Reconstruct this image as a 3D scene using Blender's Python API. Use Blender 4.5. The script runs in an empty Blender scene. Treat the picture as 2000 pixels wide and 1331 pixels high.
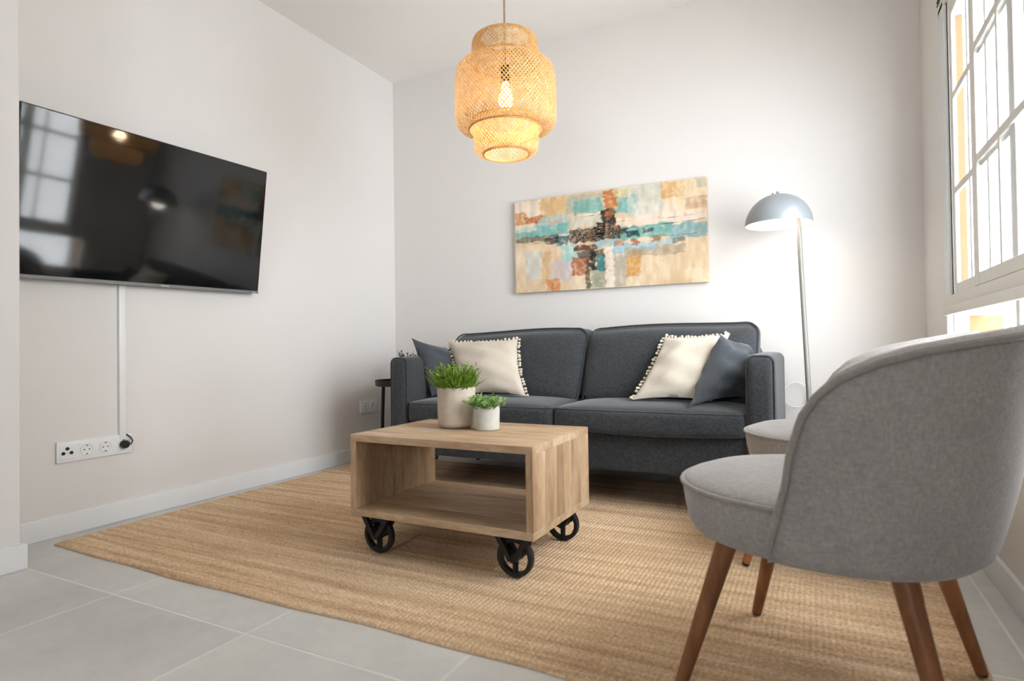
import bpy, bmesh, math, random
import numpy as np
from mathutils import Matrix, Vector
random.seed(7); rng = np.random.default_rng(7)
S = bpy.context.scene
COL = S.collection
PI = math.pi

# ------------------------------------------------------------------ camera, world, light, exposure
CAM = Vector((2.6343, -3.3567, 0.7067))
yaw, pit, rol = 0.4717, 0.01334, -0.0138
_f = Vector((-math.sin(yaw)*math.cos(pit), math.cos(yaw)*math.cos(pit), math.sin(pit)))
_r = Vector((math.cos(yaw), math.sin(yaw), 0)); _u = _r.cross(_f)
_r2 = math.cos(rol)*_r+math.sin(rol)*_u; _u2 = -math.sin(rol)*_r+math.cos(rol)*_u
cd = bpy.data.cameras.new('camera'); cam = bpy.data.objects.new('camera', cd); COL.objects.link(cam)
cam.matrix_world = Matrix.Translation(CAM) @ Matrix((_r2, _u2, -_f)).transposed().to_4x4()
cd.lens = 20.867; cd.sensor_width = 36; cd.clip_start = .05
cd.dof.use_dof = True; cd.dof.focus_distance = 2.9; cd.dof.aperture_fstop = 4.0
S.camera = cam
S.view_settings.view_transform = 'Standard'; S.view_settings.look = 'None'
S.view_settings.gamma = 1; S.view_settings.use_curve_mapping = False
S.view_settings.exposure = 0.38
S.cycles.use_denoising = True
S.cycles.max_bounces = 8; S.cycles.diffuse_bounces = 4; S.cycles.glossy_bounces = 3; S.cycles.use_adaptive_sampling = True; S.cycles.adaptive_threshold = .05; S.cycles.transparent_max_bounces = 10
S.cycles.sample_clamp_indirect = 6
S.cycles.caustics_reflective = False; S.cycles.caustics_refractive = False
w = bpy.data.worlds.new('sky'); S.world = w; w.use_nodes = True
bg = w.node_tree.nodes['Background']; bg.inputs[0].default_value = (.93, .98, 1.06, 1); bg.inputs[1].default_value = 16.0
def portal(name, loc, rot, sx, sy):
    l = bpy.data.lights.new(name, 'AREA'); l.shape = 'RECTANGLE'; l.size = sx; l.size_y = sy
    l.cycles.is_portal = True
    o = bpy.data.objects.new(name, l); COL.objects.link(o); o.location = loc; o.rotation_euler = rot
portal('window_portal', (3.3, -1.34, 1.3), (0, PI/2, 0), 1.62, 1.75)
portal('added_window_portal', (2.5, -6.06, 1.52), (PI/2, 0, 0), .92, 1.07)  # serves the rear window that was added for its light

# ------------------------------------------------------------------ helpers
def lin(c):
    return tuple(((x/255)/12.92 if x/255 <= .04045 else ((x/255+.055)/1.055)**2.4) for x in c)+(1,)
def tag(o, label=None, cat=None, group=None, kind=None):
    for k, v in (('label', label), ('category', cat), ('group', group), ('kind', kind)):
        if v: o[k] = v
    return o
def wloc(o):
    p = Vector((0, 0, 0))
    while o is not None: p += o.location; o = o.parent
    return p
def mesh(name, V, F, smooth=40):
    me = bpy.data.meshes.new(name); me.from_pydata([tuple(map(float, v)) for v in V], [], [tuple(map(int, f)) for f in F]); me.update()
    if smooth:
        me.polygons.foreach_set('use_smooth', [True]*len(me.polygons))
        me.set_sharp_from_angle(angle=math.radians(smooth))
    return me
def obj(name, VF, mat, parent=None, origin=None, smooth=40, local=False):
    """one mesh object; world coordinates unless local, moved to its parent's or its own origin"""
    V, F = VF; V = np.array(V, float)
    base = wloc(parent) if parent is not None else Vector((0, 0, 0))
    off = Vector(origin) if origin is not None else base
    if local: off = Vector((0, 0, 0))
    me = mesh(name, V-np.array(off), F, smooth)
    if mat: me.materials.append(mat)
    o = bpy.data.objects.new(name, me); COL.objects.link(o)
    o.parent = parent
    if not local: o.location = off-base
    return o
def thing(name, loc, label, cat, group=None, rz=0):
    o = bpy.data.objects.new(name, None); COL.objects.link(o); o.location = loc; o.rotation_euler = (0, 0, rz)
    o.empty_display_size = .1
    return tag(o, label, cat, group)
def copy_tree(o, parent=None):
    c = o.copy(); COL.objects.link(c); c.parent = parent
    for ch in list(o.children): copy_tree(ch, c)
    return c
def join(*L):
    V = []; F = []; n = 0
    for v, f in L:
        V += [tuple(p) for p in v]; F += [tuple(i+n for i in q) for q in f]; n += len(v)
    return V, F
def box(x0, x1, y0, y1, z0, z1, bev=0, seg=1):
    bm = bmesh.new(); bmesh.ops.create_cube(bm, size=1)
    for v in bm.verts:
        v.co = Vector(((x0+x1)/2+v.co.x*(x1-x0), (y0+y1)/2+v.co.y*(y1-y0), (z0+z1)/2+v.co.z*(z1-z0)))
    if bev: bmesh.ops.bevel(bm, geom=bm.edges[:], offset=bev, segments=seg, affect='EDGES', profile=.6)
    bm.verts.index_update()
    r = [tuple(v.co) for v in bm.verts], [tuple(v.index for v in f.verts) for f in bm.faces]; bm.free(); return r
def tube(P, r, seg=8, closed=False, cap=True):
    P = [Vector(p) for p in P]; n = len(P); R = r if hasattr(r, '__len__') else [r]*n
    V = []; F = []; nrm = None
    for i in range(n):
        a = P[(i-1) % n] if (closed or i > 0) else P[i]; b = P[(i+1) % n] if (closed or i < n-1) else P[i]
        t = (b-a).normalized()
        if nrm is None:
            nrm = t.orthogonal().normalized()
        nrm = (nrm-t*nrm.dot(t)).normalized(); bn = t.cross(nrm)
        for k in range(seg):
            an = 2*PI*k/seg; V.append(tuple(P[i]+R[i]*(math.cos(an)*nrm+math.sin(an)*bn)))
    m = n if closed else n-1
    for i in range(m):
        for k in range(seg):
            a = i*seg+k; b = i*seg+(k+1) % seg; c = ((i+1) % n)*seg+(k+1) % seg; d = ((i+1) % n)*seg+k
            F.append((a, b, c, d))
    if cap and not closed:
        F.append(tuple(range(seg-1, -1, -1))); F.append(tuple((n-1)*seg+k for k in range(seg)))
    return V, F
def lathe(prof, seg=32, c=(0, 0, 0), closed=False):
    V = []; F = []; n = len(prof); ring = []
    for r, z in prof:
        if r < 1e-6:
            ring.append([len(V)]); V.append((c[0], c[1], c[2]+z))
        else:
            ring.append(list(range(len(V), len(V)+seg)))
            for k in range(seg):
                a = 2*PI*k/seg; V.append((c[0]+r*math.cos(a), c[1]+r*math.sin(a), c[2]+z))
    for i in range(n if closed else n-1):
        A, B = ring[i], ring[(i+1) % n]
        for k in range(seg):
            k2 = (k+1) % seg
            if len(A) == 1 and len(B) == 1: continue
            if len(A) == 1: F.append((A[0], B[k2], B[k]))
            elif len(B) == 1: F.append((A[k], A[k2], B[0]))
            else: F.append((A[k], A[k2], B[k2], B[k]))
    return V, F
def puff(x0, x1, y0, y1, z0, z1, r, n=14, fn=None):
    """box with rounded edges of radius r on a fine grid; fn(u,v,w,p) deforms (u,v,w in -1..1)"""
    h = np.array([(x1-x0)/2, (y1-y0)/2, (z1-z0)/2]); c = np.array([(x0+x1)/2, (y0+y1)/2, (z0+z1)/2])
    idx = {}; V = []; F = []
    g = np.linspace(-1, 1, n+1); g = np.sign(g)*(1-(1-abs(g))**1.35)
    def vid(p):
        k = tuple(np.round(p, 5))
        if k not in idx:
            P = np.array(p)*h; rr = min(r, *(h*.999)); inner = np.clip(P, -(h-rr), h-rr); d = P-inner; L = np.linalg.norm(d)
            q = inner+rr*d/L if L > 0 else P
            if fn is not None: q = fn(p[0], p[1], p[2], q)
            idx[k] = len(V); V.append(tuple(q+c))
        return idx[k]
    for ax in range(3):
        for s in (-1, 1):
            a, b = [(1, 2), (2, 0), (0, 1)][ax]
            for i in range(n):
                for j in range(n):
                    q = []
                    for di, dj in ((0, 0), (1, 0), (1, 1), (0, 1)):
                        p = [0, 0, 0]; p[ax] = s; p[a] = g[i+di]; p[b] = g[j+dj]; q.append(vid(p))
                    F.append(tuple(q) if s > 0 else tuple(q[::-1]))
    return V, F
def grid_faces(n, m, off=0, closed_u=False):
    F = []
    for i in range(n-1 if not closed_u else n):
        for j in range(m-1):
            a = i*m+j; b = ((i+1) % n)*m+j
            F.append((off+a, off+b, off+b+1, off+a+1))
    return F

# ------------------------------------------------------------------ materials
class NT:
    def __init__(s, name):
        s.m = bpy.data.materials.new(name); s.m.use_nodes = True; s.t = s.m.node_tree; s.n = s.t.nodes
        s.b = s.n['Principled BSDF']; s.out = s.n['Material Output']
    def node(s, t, **kw):
        x = s.n.new(t)
        for k, v in kw.items():
            if k.startswith('i_'):
                key = k[2:]; key = int(key) if key.isdigit() else key.replace('_', ' ')
                x.inputs[key].default_value = v
            else: setattr(x, k, v)
        return x
    def link(s, a, b): s.t.links.new(a, b)
    def coords(s, scale=(1, 1, 1), out='Object'):
        tc = s.node('ShaderNodeTexCoord'); mp = s.node('ShaderNodeMapping'); mp.inputs['Scale'].default_value = scale
        s.link(tc.outputs[out], mp.inputs['Vector']); s.mp = mp; return mp.outputs['Vector']
    def noise(s, vec, scale, detail=4, rough=.55):
        x = s.node('ShaderNodeTexNoise'); x.inputs['Scale'].default_value = scale; x.inputs['Detail'].default_value = detail; x.inputs['Roughness'].default_value = rough
        if vec is not None: s.link(vec, x.inputs['Vector'])
        return x.outputs['Fac']
    def ramp(s, fac, *stops):
        x = s.node('ShaderNodeValToRGB'); e = x.color_ramp.elements
        while len(e) < len(stops): e.new(.5)
        for el, (p, c) in zip(e, stops): el.position = p; el.color = c
        s.link(fac, x.inputs['Fac']); return x.outputs['Color']
    def mix(s, fac, a, b, mode='MIX'):
        x = s.node('ShaderNodeMix', data_type='RGBA', blend_type=mode)
        for sock, v in ((x.inputs[0], fac), (x.inputs[6], a), (x.inputs[7], b)):
            if hasattr(v, 'is_linked'): s.link(v, sock)
            else: sock.default_value = v
        return x.outputs[2]
    def bump(s, h, strength=.3, dist=.002, chain=None):
        x = s.node('ShaderNodeBump'); x.inputs['Strength'].default_value = strength; x.inputs['Distance'].default_value = dist
        s.link(h, x.inputs['Height'])
        if chain: s.link(chain, x.inputs['Normal'])
        s.link(x.outputs['Normal'], s.b.inputs['Normal']); return x.outputs['Normal']
    def base(s, c): s.link(c, s.b.inputs['Base Color']) if hasattr(c, 'is_linked') else setattr(s.b.inputs['Base Color'], 'default_value', c)
    def rough(s, r): s.b.inputs['Roughness'].default_value = r
    def spec(s, r): s.b.inputs['Specular IOR Level'].default_value = r

def plain(name, rgb, rough=.5, var=.04, scale=6, metal=0, spec=.5, bump=0, bscale=200):
    t = NT(name); v = t.coords(); c = lin(rgb); lo = tuple(x*(1-var) for x in c[:3])+(1,); hi = tuple(min(1, x*(1+var)) for x in c[:3])+(1,)
    t.base(t.ramp(t.noise(v, scale), (.3, lo), (.7, hi))); t.rough(rough); t.b.inputs['Metallic'].default_value = metal; t.spec(spec)
    if bump: t.bump(t.noise(v, bscale, 2), bump, .001)
    return t.m
M = {}
M['wall'] = plain('wall_paint', (228, 223, 218), .75, .012, 1.5, spec=.2, bump=.05, bscale=90)
M['ceiling'] = plain('ceiling_paint', (243, 239, 233), .85, .012, 1.5, spec=.2, bump=.05, bscale=90)
M['skirt'] = plain('skirting_white', (236, 235, 233), .4, .01, 3, spec=.35)
M['white'] = plain('white_plastic', (238, 238, 236), .35, .01, 8)
M['winframe'] = plain('white_lacquer', (226, 222, 214), .4, .015, 4)
M['winpost'] = plain('white_aluminium', (224, 226, 226), .35, .01, 4)
M['black'] = plain('black_metal', (24, 24, 25), .5, .15, 40, spec=.4, bump=.15, bscale=300)
M['blackplastic'] = plain('black_plastic', (22, 22, 24), .4, .1, 20)
M['darkgap'] = plain('dark_gasket_and_shadow', (70, 66, 62), .7, .05)  # gasket tone, also paints the louver shadow stripes
M['greyplastic'] = plain('grey_plastic', (120, 120, 120), .4, .05)
M['grout'] = plain('grout', (226, 222, 215), .9, .06, 8, spec=.2)
def fabric(name, rgb, var=.25, scale=260, rough=.95, weave=1.0, big=.05, bstr=.5):
    t = NT(name); v = t.coords(); c = lin(rgb)
    f = lambda k: tuple(min(1, x*k) for x in c[:3])+(1,)
    fine = t.noise(t.coords((1, 1, .35)), scale, 3, .7); fine2 = t.noise(t.coords((.35, 1, 1)), scale*.8, 3, .7)
    m = t.node('ShaderNodeMath', operation='ADD'); t.link(fine, m.inputs[0]); t.link(fine2, m.inputs[1])
    h = t.node('ShaderNodeMath', operation='MULTIPLY'); h.inputs[1].default_value = .5; t.link(m.outputs[0], h.inputs[0])
    col = t.ramp(h.outputs[0], (.36, f(1-var)), (.64, f(1+var)))
    blot = t.ramp(t.noise(v, 9, 3), (.3, (1-big,)*3+(1,)), (.7, (1+big,)*3+(1,)))
    t.base(t.mix(1.0, col, blot, 'MULTIPLY')); t.rough(rough); t.spec(.15)
    t.b.inputs['Sheen Weight'].default_value = .25; t.b.inputs['Sheen Roughness'].default_value = .5
    t.bump(h.outputs[0], bstr, .0015)
    return t.m
M['sofa'] = fabric('charcoal_weave', (59, 61, 63), .45, 230)
M['sofapipe'] = fabric('charcoal_piping', (58, 60, 63), .3, 260)
M['dkpillow'] = fabric('slate_fabric', (68, 71, 75), .22, 320, big=.08)
M['cream'] = fabric('cream_cotton', (206, 195, 178), .05, 300, big=.04, bstr=.3)
M['fringe'] = fabric('cream_fringe', (220, 208, 186), .1, 300)
M['chair'] = fabric('grey_chair_fabric', (152, 145, 140), .2, 240, big=.06)
M['chairpipe'] = fabric('grey_chair_piping', (144, 137, 130), .14, 260)
def wood(name, axis, c0, c1, c2, streak=1.0, dark=None, rough=.5, rnd=.35):
    t = NT(name)
    sc = {'x': (2.0, 9, 9), 'y': (9, 2.0, 9), 'z': (9, 9, 2.0)}[axis]
    v = t.coords(sc); oi = t.node('ShaderNodeObjectInfo')
    mul = t.node('ShaderNodeVectorMath', operation='SCALE'); mul.inputs['Scale'].default_value = 37
    cmb = t.node('ShaderNodeCombineXYZ')
    for k in range(3): t.link(oi.outputs['Random'], cmb.inputs[k])
    t.link(cmb.outputs[0], mul.inputs[0]); t.link(mul.outputs[0], t.mp.inputs['Location'])
    g = t.noise(v, 1.3, 6, .6); col = t.ramp(g, (.3, lin(c0)), (.52, lin(c1)), (.72, lin(c2)))
    fine = t.ramp(t.noise(v, 11, 3, .6), (.35, (.86, .84, .82, 1)), (.65, (1.04, 1.04, 1.04, 1)))
    col = t.mix(1.0, col, fine, 'MULTIPLY')
    tone = t.ramp(oi.outputs['Random'], (0, (1-rnd*.8, 1-rnd*.9, 1-rnd, 1)), (1, (1+rnd*.25,)*3+(1,)))
    col = t.mix(1.0, col, tone, 'MULTIPLY')
    t.base(col); t.rough(rough); t.spec(.3); t.bump(g, .15, .001)
    return t.m
WC = ((158, 126, 96), (190, 162, 130), (210, 188, 160))
M['wood_x'] = wood('mango_wood_long', 'x', *WC, rnd=.16)
M['wood_y'] = wood('mango_wood_cross', 'y', *WC, rnd=.16)
M['wood_z'] = wood('mango_wood_upright', 'z', *WC, rnd=.34)
M['legwood'] = wood('walnut_leg', 'z', (112, 70, 42), (144, 94, 58), (164, 112, 72), rnd=.1, rough=.4)
def tile_mat():
    t = NT('grey_porcelain'); v = t.coords(out='Object'); oi = t.node('ShaderNodeObjectInfo')
    cmb = t.node('ShaderNodeCombineXYZ'); ml = t.node('ShaderNodeMath', operation='MULTIPLY'); ml.inputs[1].default_value = 50
    t.link(oi.outputs['Random'], ml.inputs[0])
    for k in range(3): t.link(ml.outputs[0], cmb.inputs[k])
    t.link(cmb.outputs[0], t.mp.inputs['Location'])
    a = t.ramp(t.noise(v, 2.2, 5, .6), (.3, lin((194, 191, 186))), (.7, lin((213, 209, 203))))
    b = t.ramp(t.noise(v, 26, 6, .7), (.3, (.95, .95, .95, 1)), (.7, (1.03, 1.03, 1.03, 1)))
    c = t.mix(1.0, a, b, 'MULTIPLY')
    d = t.ramp(oi.outputs['Random'], (0, (.95, .95, .96, 1)), (1, (1.04, 1.04, 1.03, 1)))
    t.base(t.mix(1.0, c, d, 'MULTIPLY')); t.rough(.42); t.spec(.4); t.bump(t.noise(v, 60, 4), .08, .001)
    return t.m
M['tile'] = tile_mat()
def rug_mat():
    t = NT('jute'); v = t.coords((.55, 16, 1))
    st = t.ramp(t.noise(v, 1.6, 6, .7), (.28, lin((168, 136, 106))), (.5, lin((212, 181, 146))), (.74, lin((240, 216, 186))))
    v2 = t.coords((1, 1, 1)); fl = t.ramp(t.noise(v2, 110, 4, .8), (.3, (.60, .57, .52, 1)), (.68, (1.16, 1.16, 1.16, 1)))
    v3 = t.coords((6, 60, 1)); knots = t.ramp(t.noise(v3, 1.0, 2, .5), (.22, (.62, .55, .48, 1)), (.32, (1, 1, 1, 1)))
    c = t.mix(1.0, t.mix(1.0, st, fl, 'MULTIPLY'), knots, 'MULTIPLY'); t.base(c); t.rough(.95); t.spec(.15)
    t.bump(t.noise(t.coords((1, 1, 1)), 500, 3, .7), .5, .002)
    return t.m
M['jute'] = rug_mat()
def glass_mat():
    t = NT('window_glass'); t.n.remove(t.b)
    tr = t.node('ShaderNodeBsdfTransparent'); tr.inputs[0].default_value = (.97, .98, .98, 1)
    gl = t.node('ShaderNodeBsdfGlossy'); gl.inputs['Roughness'].default_value = .02
    lw = t.node('ShaderNodeLayerWeight'); lw.inputs['Blend'].default_value = .25
    fr = t.node('ShaderNodeMath', operation='MULTIPLY_ADD'); fr.inputs[1].default_value = .18; fr.inputs[2].default_value = .03; t.link(lw.outputs['Facing'], fr.inputs[0])
    mx = t.node('ShaderNodeMixShader'); t.link(fr.outputs[0], mx.inputs[0]); t.link(tr.outputs[0], mx.inputs[1]); t.link(gl.outputs[0], mx.inputs[2])
    t.link(mx.outputs[0], t.out.inputs['Surface']); return t.m
M['glass'] = glass_mat()
def emit_mat(name, rgb, s):
    t = NT(name); t.base(lin(rgb)); t.b.inputs['Emission Color'].default_value = lin(rgb); t.b.inputs['Emission Strength'].default_value = s; return t.m
def screen_mat():
    t = NT('screen_glass'); v = t.coords(); t.base(t.ramp(t.noise(v, 2), (0, lin((10, 10, 11))), (1, lin((14, 14, 15))))); t.rough(.06); t.spec(.55)
    return t.m
M['screen'] = screen_mat()
def bamboo_mat():
    t = NT('bamboo_strip'); v = t.coords((1, 1, 1)); col = t.ramp(t.noise(v, 40, 4, .6), (.3, lin((192, 150, 92))), (.7, lin((226, 192, 138))))
    t.base(col); t.rough(.55); t.spec(.3)
    tl = t.node('ShaderNodeBsdfTranslucent'); t.link(col, tl.inputs['Color'])
    mx = t.node('ShaderNodeMixShader'); mx.inputs[0].default_value = .35
    t.link(t.b.outputs[0], mx.inputs[1]); t.link(tl.outputs[0], mx.inputs[2]); t.link(mx.outputs[0], t.out.inputs['Surface']); return t.m
M['bamboo'] = bamboo_mat()
M['cord'] = plain('jute_cord', (150, 124, 96), .9, .2, 300)
def concrete(name, rgb, pits=True):
    t = NT(name); v = t.coords(); c = lin(rgb); f = lambda k: tuple(x*k for x in c[:3])+(1,)
    a = t.ramp(t.noise(v, 22, 5, .65), (.3, f(.86)), (.7, f(1.07)))
    if pits:
        vo = t.node('ShaderNodeTexVoronoi'); vo.inputs['Scale'].default_value = 75; t.link(v, vo.inputs['Vector'])
        nm = t.noise(v, 30, 2); mlt = t.node('ShaderNodeMath', operation='ADD'); t.link(vo.outputs['Distance'], mlt.inputs[0]); t.link(nm, mlt.inputs[1])
        p = t.ramp(mlt.outputs[0], (.42, (.55, .5, .46, 1)), (.52, (1, 1, 1, 1))); a = t.mix(1.0, a, p, 'MULTIPLY')
    t.base(a); t.rough(.85); t.spec(.25); t.bump(t.noise(v, 160, 3), .25, .001); return t.m
M['pot_big'] = concrete('concrete_warm', (196, 182, 164)); M['pot_small'] = concrete('concrete_pale', (198, 194, 184), False)
M['soil'] = plain('potting_soil', (52, 40, 30), .95, .3, 60)
def leaf(name, c0, c1):
    t = NT(name); v = t.coords(); col = t.ramp(t.noise(v, 55, 2), (.3, lin(c0)), (.7, lin(c1))); t.base(col); t.rough(.5); t.spec(.3)
    tl = t.node('ShaderNodeBsdfTranslucent'); t.link(col, tl.inputs['Color']); mx = t.node('ShaderNodeMixShader'); mx.inputs[0].default_value = .3
    t.link(t.b.outputs[0], mx.inputs[1]); t.link(tl.outputs[0], mx.inputs[2]); t.link(mx.outputs[0], t.out.inputs['Surface']); return t.m
M['leaf_a'] = leaf('grass_leaf', (66, 106, 28), (150, 178, 66)); M['leaf_b'] = leaf('bushy_leaf', (104, 146, 72), (172, 202, 126)); M['leaf_c'] = leaf('dark_leaf', (34, 48, 34), (58, 76, 54))
M['lampmetal'] = plain('lamp_lacquer', (150, 155, 158), .38, .02, 6, metal=.25)
M['polemetal'] = plain('brushed_steel', (140, 137, 128), .45, .05, 60, metal=.15)
M['lampinner'] = plain('lamp_inside_white', (245, 243, 238), .6, .01)

# ------------------------------------------------------------------ the room
H, W, YB = 2.6, 3.1, -6.0
PX, PY = .288, -2.345            # the thicker wall beside the camera
def struct(name, VF, m, parent=None, smooth=0):
    o = obj(name, VF, m, parent, smooth=smooth); o['kind'] = 'structure'; return o
fl = struct('floor', box(-.15, W+.15, YB-.15, .15, -.1, -.0009), M['grout'])
T, G = .563, .0075
xs = [.222+T*k for k in range(-1, 7)]; ys = [-2.33+T*k for k in range(-7, 6)]
tcache = {}
for i in range(len(xs)-1):
    for j in range(len(ys)-1):
        x0, x1 = max(xs[i]+G/2, 0), min(xs[i+1]-G/2, W); y0, y1 = max(ys[j]+G/2, YB), min(ys[j+1]-G/2, 0)
        if x1-x0 < .01 or y1-y0 < .01: continue
        key = (round(x1-x0, 4), round(y1-y0, 4))
        if key not in tcache:
            me = mesh('tile', *box(-(x1-x0)/2, (x1-x0)/2, -(y1-y0)/2, (y1-y0)/2, -.012, 0, .0006), smooth=0); me.materials.append(M['tile']); tcache[key] = me
        o = bpy.data.objects.new('tile', tcache[key]); COL.objects.link(o); o.parent = fl; o.location = ((x0+x1)/2, (y0+y1)/2, 0)
struct('ceiling', box(-.15, W+.15, YB-.15, .15, H, H+.12), M['ceiling'])
struct('wall_left', box(-.15, 0, YB-.15, 0, 0, H), M['wall'])
struct('wall_pier', box(0, PX, YB, PY, 0, H, .003), M['wall'])
struct('wall_back', box(-.15, W+.15, 0, .15, 0, H), M['wall'])
wy0, wy1, wz0, wz1 = -2.2, -.483, .52, 2.12          # side window opening
struct('wall_right', join(box(W, W+.22, wy1, 0, 0, H), box(W, W+.22, YB, wy0, 0, H), box(W, W+.22, wy0, wy1, 0, wz0), box(W, W+.22, wy0, wy1, wz1, H)), M['wall'])
rx0, rx1, rz0, rz1 = 2.08, 2.9, 1.05, 2.05            # small unseen window behind the camera, added to light chairs and floor
struct('wall_rear', join(box(0, rx0, YB-.2, YB, 0, H), box(rx1, W, YB-.2, YB, 0, H), box(rx0, rx1, YB-.2, YB, rz1, H), box(rx0, rx1, YB-.2, YB, 0, rz0)), M['wall'])
bh, bt = .083, .014
def skirting(name, x0, x1, y0, y1): return struct(name, box(x0, x1, y0, y1, .0005, bh, .003, 2), M['skirt'], smooth=40)
skirting('baseboard_left', 0, bt, PY, 0); skirting('baseboard_back', bt, W-bt, -bt, 0)
skirting('baseboard_right', W-bt, W, YB, 0)
o = struct('baseboard_pier', join(box(PX, PX+bt, YB, PY+bt, .0005, bh, .003, 2), box(bt, PX, PY, PY+bt, .0005, bh, .003, 2)), M['skirt'], smooth=40)

# side window: sliding sashes over a low fixed light
win = thing('window_1', (W+.03, (wy0+wy1)/2, wz0), None, None); win['kind'] = 'structure'
X0 = W-.006
def wp(name, VF, m, parent=win, smooth=40): return obj(name, VF, m, parent, smooth=smooth)
post = wp('jamb', box(X0, X0+.12, -.590, wy1+.004, wz0+.36, 2.03, .010, 3), M['winpost'])
for z, c in ((1.79, (196, 170, 130)), (.985, (206, 200, 190))):
    s_ = wp('screw_cap', lathe([(0, -.003), (.0085, -.002), (.0085, .002), (0, .004)], 14), plain('screw_cap', c, .5, .03), post)
    s_.rotation_euler = (0, -PI/2, 0); s_.location = Vector((X0-.001, -.535, z))-Vector(win.location)
wp('jamb', box(X0, X0+.12, wy0, wy0+.1, wz0, 2.03, .01, 2), M['winpost'])
wp('sill_rail', box(X0, X0+.13, wy0, wy1+.004, .845, .885, .003, 2), M['winframe'])
wp('sill_rail', box(X0-.006, X0+.13, wy0, wy1+.006, .812, .846, .005, 2), M['winframe'])
wp('head_rail', box(X0, X0+.13, wy0, wy1+.004, 2.0, 2.045, .004, 2), M['winframe'])
hb = wp('shutter_box', box(X0-.005, X0+.18, wy0, wy1+.008, 2.075, wz1+.012, .004, 2), M['winframe'])
for k in range(4): wp('slat_and_shadow', box(X0-.002+.003*(k % 2), X0+.02, wy0+.01, wy1+.006, 2.046+k*.0075, 2.0505+k*.0075), M['darkgap'] if k % 2 == 0 else M['winframe'], hb)  # every other slat is dark, painting the shadow between the louvers
wp('gasket', box(X0+.010, X0+.012, -.606, -.590, .886, 2.0), M['darkgap'])
def sash(y_far, y_near, xs_, zb, zt, ycuts, zcuts, st):
    dp = .012
    s = wp('sash', join(box(xs_, xs_+dp, y_far-st, y_far, zb, zt, .002), box(xs_, xs_+dp, y_near, y_near+st, zb, zt, .002),
                        box(xs_, xs_+dp, y_near+st, y_far-st, zb, zb+.04, .002), box(xs_, xs_+dp, y_near+st, y_far-st, zt-.07, zt, .002)), M['winframe'])
    gy = [y_near+st]+sorted(ycuts)+[y_far-st]; gz = [zb+.04]+sorted(zcuts)+[zt-.07]
    for y in gy[1:-1]: wp('muntin', box(xs_+.0012, xs_+.0052, y-.009, y+.009, zb+.04, zt-.07, .0008), M['winframe'], s)
    for z in gz[1:-1]: wp('muntin', box(xs_+.001, xs_+.0054, y_near+st, y_far-st, z-.0125, z+.0125, .0008), M['winframe'], s)
    for i in range(len(gy)-1):
        for j in range(len(gz)-1):
            wp('pane', box(xs_+.0056, xs_+.0076, gy[i]+.001, gy[i+1]-.001, gz[j]+.001, gz[j+1]-.001), M['glass'], s, 0)
    return s
sash(-.606, -1.40, X0+.012, .886, 1.998, [-.885, -1.12], [1.27, 1.625], .052)
sash(-.975, -2.095, X0+.002, .886, 1.998, [-1.283, -1.53, -1.78], [1.285, 1.64], .062)
wp('low_rail', box(X0+.01, X0+.06, wy0, wy1, wz0, wz0+.04, .004), M['winframe'])
wp('low_mullion', box(X0+.004, X0+.03, -.505, wy1, wz0+.04, .812, .002), M['winframe'])
wp('low_mullion', box(X0+.010, X0+.02, -.60, -.585, wz0+.04, .812, .002), M['winpost'])
wp('low_mullion', box(X0+.01, X0+.06, wy0, wy0+.05, wz0+.04, .812, .004), M['winframe'])
wp('low_mullion', box(X0+.004, X0+.012, -1.43, -1.40, wz0+.04, .812, .002), M['winframe'])
for a, b in ((-1.40, -.505), (wy0+.05, -1.43)): wp('low_pane', box(X0+.022, X0+.025, a, b, wz0+.04, .812), M['glass'], win, 0)

# outer reveal at the far side of the opening: ochre render and blue-grey shutter guides
M['ochre'] = plain('ochre_reveal', (134, 100, 66), .9, .06, 12); M['guide'] = plain('shutter_guide', (108, 120, 130), .5, .05, 12)
wp('ochre_reveal', box(W+.019, W+.053, -.5925, -.5895, .886, 1.95, .0006), plain('ochre_guide', (112, 78, 50), .9, .06, 12))
for nm, xa, xb, za, zb_, m in (('ochre_reveal', .075, .178, wz0, .81, 'ochre'), ('shutter_guide', .184, .196, .886, 1.95, 'guide'), ('shutter_guide', .196, .204, wz0, .81, 'guide'), ('shutter_guide', .1, .108, .886, 2.0, 'winpost')):
    wp(nm, box(W+xa, W+xb, wy1-.003, wy1+.002, za, zb_, .0006), M[m])
# door behind the camera
dr = struct('door_1', join(box(1.0, 1.86, YB+.001, YB+.04, .004, 2.04, .003)), M['winframe'], smooth=40)
wp('architrave', join(box(.93, 1.0, YB+.001, YB+.05, .0, 2.11, .004), box(1.86, 1.93, YB+.001, YB+.05, 0, 2.11, .004), box(1.0, 1.86, YB+.001, YB+.05, 2.04, 2.11, .004)), M['winframe'], dr)
wp('door_handle', join(tube([(1.79, YB+.04, 1.02), (1.79, YB+.09, 1.02), (1.68, YB+.095, 1.02)], .009, 10)), M['polemetal'], dr)

rw = thing('added_rear_window', ((rx0+rx1)/2, YB, rz0), None, None); rw['kind'] = 'structure'  # invented window, sized for the light it sends in from behind
fy = YB-.12; rm_ = (rx0+rx1)/2
wp('frame', join(box(rx0, rx0+.05, fy, fy+.06, rz0, rz1, .004), box(rx1-.05, rx1, fy, fy+.06, rz0, rz1, .004), box(rx0+.05, rx1-.05, fy, fy+.06, rz0, rz0+.05, .004), box(rx0+.05, rx1-.05, fy, fy+.06, rz1-.05, rz1, .004), box(rm_-.025, rm_+.025, fy, fy+.06, rz0+.05, rz1-.05, .004)), M['winframe'], rw)
for a, b in ((rx0+.05, rm_-.025), (rm_+.025, rx1-.05)): wp('pane', box(a, b, fy+.028, fy+.032, rz0+.05, rz1-.05), M['glass'], rw, 0)

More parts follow.
